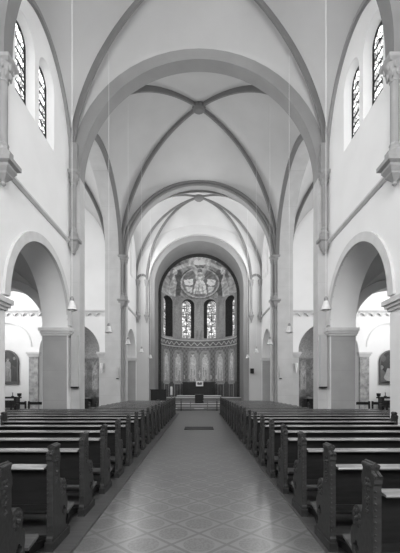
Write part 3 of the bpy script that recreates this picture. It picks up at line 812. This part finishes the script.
# ------------------------------------------------------------------ altar and chancel furniture
al = empty('high_altar', (0, 31.0, .8), 'dark high altar with broad slab in the apse', 'altar')
MB().box(-1.05, 1.05, -.4, .4, 0, .82).build('base', 'dark', al)
MB().box(-1.2, 1.2, -.5, .5, .82, .9).box(-1.12, 1.12, -.45, .45, .76, .82).build('altar_slab', 'dark', al)
MB().box(-.95, -.8, -.43, -.4, .05, .76).box(.8, .95, -.43, -.4, .05, .76).build('pilaster', 'dark', al)
rt = empty('altar_shelf', (0, 32.2, .8), 'dark shelf behind the high altar holding candlesticks', 'shelf')
MB().box(-1.42, 1.42, -.18, .18, 0, 1.22).build('base', 'dark', rt)
MB().box(-1.5, 1.5, -.22, .22, 1.22, 1.28).build('shelf_top', 'dark', rt)
tb = empty('tabernacle', (0.05, 31.15, 1.7), 'white tabernacle with a dark emblem on the high altar', 'tabernacle')
MB().box(-.31, .31, -.16, .16, 0, .46).build('body', 'white', tb)
MB().extrude([[(-.18, .12), (.18, .12), (.22, .3), (.1, .36), (0, .28), (-.1, .36), (-.22, .3)]], XZ, -.175, -.16).build('emblem', 'gilt', tb)
MB().box(-.34, .34, -.19, .19, .46, .50).build('cornice', 'brass', tb)
cx_ = empty('altar_cross', (.05, 32.1, 2.08), 'standing crucifix behind the white tabernacle', 'cross')
MB().lathe([(.14, 0), (.12, .05), (.03, .1), (.03, .4)], (0, 0, 0), 12).build('foot', 'brass', cx_)
MB().box(-.03, .03, -.03, .03, .4, 1.02).box(-.13, .13, -.03, .03, .76, .82).build('cross', 'wax', cx_)
for i, px in enumerate((184.3, 189, 194.2, 206, 211, 216.2)):
    x = (px-VX)*32.2/F
    c = empty('candlestick', (x, 32.2, 2.08), 'tall altar candlestick with white candle, %s of six behind the altar' % ORD[i], 'candlestick', 'six altar candlesticks')
    MB().lathe([(.09, 0), (.08, .03), (.025, .06), (.035, .14), (.02, .18), (.06, .25), (.06, .27)], (0, 0, 0), 12).build('stand', 'brass', c)
    MB().lathe([(.04, .27), (.04, .62), (.006, .63), (.004, .66)], (0, 0, 0), 12).build('candle', 'wax', c)
pc = empty('paschal_candle', ((171.4-VX)*27.9/F, 27.9, .5), 'thick white candle on a low stand by the apse arch', 'candle')
MB().lathe([(.2, 0), (.18, .05), (.05, .1), (.05, .45), (.14, .5), (.14, .53)], (0, 0, 0), 16).build('stand', 'brass', pc)
MB().lathe([(.09, .53), (.09, 1.15), (.01, 1.17), (.008, 1.2)], (0, 0, 0), 14).build('candle', 'wax', pc)
bc = empty('black_cabinet', (-2.72, 24.35, 0), 'upright black cabinet beside the chancel steps', 'cabinet')
MB().box(-.5, .5, -.3, .3, 0, 1.40).build('body', 'iron', bc)
MB().box(-.54, .54, -.34, .34, 1.40, 1.46).build('top', 'iron', bc)
for k in (-1, 1):
    dr = MB().box(k*.02, k*.47, -.325, -.3, .08, 1.34).build('door', 'iron', bc)
    MB().lathe([(.015, 0), (.02, .02), (.012, .035)], (k*.06, -.33, .75), 8).build('knob', 'brass', dr)
# communion rails: two sections with a gap, and a kneeling desk in the middle
for s in (-1, 1):
    r_ = empty('communion_rail', (s*.9, 24.6, 0), 'low pale communion rail section %s' % ('on the cabinet side of the steps' if s < 0 else 'on the steps away from the cabinet'), 'rail')
    MB().box(-.62, .62, -.06, .06, .66, .72).box(-.58, .58, -.025, .025, .12, .17).box(-.58, .58, -.02, .02, .38, .42).build('top_rail', 'step', r_)
    for x in (-.32, .32):
        MB().box(x*s-.03, x*s+.03, -.03, .03, 0, .78 if x > 0 else .66).build('post', 'iron' if x > 0 else 'step', r_)
lec = empty('kneeling_desk', (.02, 26.1, .45), 'small dark kneeling desk in the middle of the chancel steps', 'desk')
MB().box(-.31, .31, .12, .2, 0, .62).build('front_panel', 'dark', lec)
MB().extrude([[(-.12, .62), (.24, .62), (.24, .66), (-.12, .64)]], YZ, -.34, .34).build('desk_top', 'pewend', lec)
MB().box(-.31, -.27, -.35, .2, 0, .6).build('side_panel', 'dark', lec); MB().box(.27, .31, -.35, .2, 0, .6).build('side_panel', 'dark', lec)
MB().box(-.27, .27, -.4, -.2, .1, .16).build('kneeler', 'pewend', lec)
pf = empty('altar_step', (0, 29.6, .8), 'pale low platform before the high altar', 'platform')
MB().box(-1.75, 1.75, -.35, .75, 0, .14).build('tread', 'step', pf)
MB().box(-1.8, 1.8, -.39, -.35, .09, .15).build('nosing', 'white', pf)

# ------------------------------------------------------------------ transept furniture and paintings
def canvas_painting(x, y, z0, w, zs, label, shapes, base):
    e = empty('arched_painting', (x, y, z0), label, 'painting', 'arched paintings in the transepts')
    out = [(a, b) for a, b in arched_pane(w, 0, zs-z0, 20)]
    inn = [(a*.9, .08+(b*.96)) for a, b in arched_pane(w*.98, 0, zs-z0-.06, 20)]
    MB().extrude([out, inn], XZ, -.09, 0).build('frame', 'gilt', e)
    nx, nz = 50, 90; H = zs-z0+w; vs, fs = [], []
    for j in range(nz+1):
        z = .05+(H-.09)*j/nz
        hw = w*.94 if z < zs-z0 else w*.94*math.sqrt(max(0, 1-((z-(zs-z0))/w)**2))
        for i in range(nx+1): vs.append((-hw+2*hw*i/nx, -.03, z))
    for j in range(nz):
        for i in range(nx): fs.append((j*(nx+1)+i, j*(nx+1)+i+1, (j+1)*(nx+1)+i+1, (j+1)*(nx+1)+i))
    o = MB().add(vs, fs).build('canvas', 'canvas', e)
    paint(o, lambda p: (.8 if base < .02 else .75)*draw(shapes, p.x, p.z, base+.02*math.sin(p.x*9+p.z*4)))
ls = robe(.02, .15, 1.65, .22, .34, False)+robe(-.42, .2, 1.6, .2, .12)+robe(.43, .12, 1.7, .22, .07, False)
ls += [('p', [(.2, 1.25), (.32, 1.7), (.62, 1.75), (.66, 1.25), (.5, 1.05)], .035), ('e', .42, 1.6, .08, .1, .24), ('p', [(-.8, .0), (.8, 0), (.8, .18), (-.8, .15)], .12)]
canvas_painting(-11.87, 22.40, 1.78, .70, 3.2, 'arched painting of two robed standing figures above a side altar', ls, .035)
rs_ = [('e', .1, 1.4, .45, .5, .035), ('p', [(-.75, .1), (-.75, .9), (-.55, 1.0), (-.35, .75), (-.1, .2)], .14), ('p', [(-.1, .3), (0, 1.2), (.2, 1.45), (.55, 1.35), (.7, .3)], .30),
       ('e', .1, 1.5, .13, .17, .42), ('e', -.1, .45, .3, .25, .5), ('e', -.55, 1.05, .11, .13, .26), ('p', [(-.35, .55), (-.2, 1.0), (.1, .95), (0, .5)], .45), ('e', -.45, 1.6, .16, .2, .09)]
canvas_painting(11.87, 22.40, 1.78, .70, 3.2, 'arched painting of a pale seated figure on dark ground above a side altar', rs_, .015)
for s in (-1, 1):
    wd = 'below the painting of two standing figures' if s < 0 else 'below the painting of a pale seated figure'
    t = empty('side_altar', (s*11.7, 21.8, 0), 'small dark altar table '+wd, 'altar')
    MB().box(-.85, .85, -.3, .3, .92, 1.02).build('table_top', 'dark', t)
    for a in (-.7, .7):
        MB().box(a-.07, a+.07, -.24, .24, 0, .92).build('leg', 'dark', t)
    MB().box(-.63, .63, -.05, .05, .35, .8).build('front_panel', 'pewend', t)
    c = empty('candlestick', (s*11.25, 21.8, 1.02), 'thin candlestick on the altar '+wd, 'candlestick')
    MB().lathe([(.1, 0), (.08, .04), (.02, .07), (.02, .22), (.05, .25)], (0, 0, 0), 10).build('stand', 'iron', c)
    MB().lathe([(.025, .25), (.025, .42), (.004, .44)], (0, 0, 0), 8).build('candle', 'wax', c)
    c = empty('altar_cross', (s*11.95, 21.85, 1.02), 'small dark cross on the altar '+wd, 'cross')
    MB().lathe([(.12, 0), (.1, .05), (.03, .08)], (0, 0, 0), 10).build('foot', 'iron', c)
    MB().box(-.025, .025, -.02, .02, .06, .62).box(-.14, .14, -.02, .02, .42, .47).build('cross', 'iron', c)
    c = empty('floor_candlestick', (s*10.25, 20.6, 0), 'standing candle holder '+wd, 'candlestick')
    MB().lathe([(.16, 0), (.14, .04), (.025, .08), (.025, 1.05)], (0, 0, 0), 10).build('pole', 'iron', c)
    MB().lathe([(.03, 1.05), (.11, 1.1), (.12, 1.25), (.10, 1.25)], (0, 0, 0), 12).build('cup', 'dark', c)
    for i, (bx, by) in enumerate(((7.95, 18.4), (9.6, 18.4))):
        b = empty('transept_bench', (s*bx, by, 0), 'dark open bench, %s, %s' % ('nearer the nave' if i == 0 else 'farther from the nave', wd), 'bench', 'transept benches')
        MB().box(-.78, .78, .02, .06, .70, .84).build('backrest', 'dark', b)
        MB().box(-.78, .78, .05, .42, .40, .44).build('seat', 'dark', b)
        for a in (-.74, 0, .74):
            MB().box(a-.035, a+.035, 0, .07, 0, .88).build('leg', 'dark', b)
            MB().box(a-.03, a+.03, .36, .42, 0, .40).build('leg', 'dark', b)
    w_ = empty('wall_sconce', (s*5.92, 22.08, 2.45), 'slim white sconce on the pale pilaster beside the chapel %s' % ('on the cabinet side' if s < 0 else 'opposite the cabinet side'), 'sconce', None, 'thing')
    MB().lathe([(.015, 0), (.05, .08), (.07, .3), (.1, .55), (.1, .62)], (0, -.11, 0), 12).build('body', 'white', w_)
    MB().box(-.05, .05, -.06, 0.02, .25, .45).build('mount_bracket', 'trim', w_)

# ------------------------------------------------------------------ camera, light
cam = bpy.data.cameras.new('camera'); co = bpy.data.objects.new('camera', cam); COL.objects.link(co)
co.location = (0, 0, EYE); co.rotation_euler = (PI/2, 0, 0)
cam.sensor_fit = 'VERTICAL'; cam.sensor_height = 36; cam.lens = F/553*36
cam.shift_x = 1.0/553; cam.shift_y = (VY-276.5)/553; cam.clip_end = 200
S.camera = co
def area(name, loc, rot, sx, sy, power):
    l = bpy.data.lights.new(name, 'AREA'); l.shape = 'RECTANGLE'; l.size = sx; l.size_y = sy; l.energy = power
    o = bpy.data.objects.new(name, l); COL.objects.link(o); o.location = loc; o.rotation_euler = rot
for s in (-1, 1):
    # daylight entering by the aisle and transept windows and the clerestory bays behind the camera
    area('transept_daylight', (s*13.7, 18.3, 7.2), (0, s*PI/2, 0), 7.0, 4.2, 400)
    for y in (6.2, 1.3): area('aisle_daylight', (s*9.7, y, 3.5), (0, s*PI/2, 0), 2.4, 1.3, 8)
    for y in (5.7, .8): area('clerestory_daylight', (s*4.95, y, 10.7), (0, s*PI/2, 0), 2.2, 2.4, 185)
area('west_window_daylight', (0, -5.2, 8.4), (PI/2, 0, 0), 5.0, 7.5, 1050)
for s in (-1, 1):
    area('chancel_daylight', (s*4.62, 24.6, 9.6), (0, s*PI/2, 0), 4.6, 1.6, 235)
w = bpy.data.worlds.new('sky'); S.world = w; w.use_nodes = True
w.node_tree.nodes['Background'].inputs[0].default_value = g(1); w.node_tree.nodes['Background'].inputs[1].default_value = .25
S.cycles.max_bounces = 10; S.cycles.diffuse_bounces = 6; S.cycles.glossy_bounces = 3
S.view_settings.view_transform = 'Standard'; S.view_settings.look = 'None'; S.view_settings.gamma = 1
S.view_settings.use_curve_mapping = False; S.view_settings.exposure = 0.63
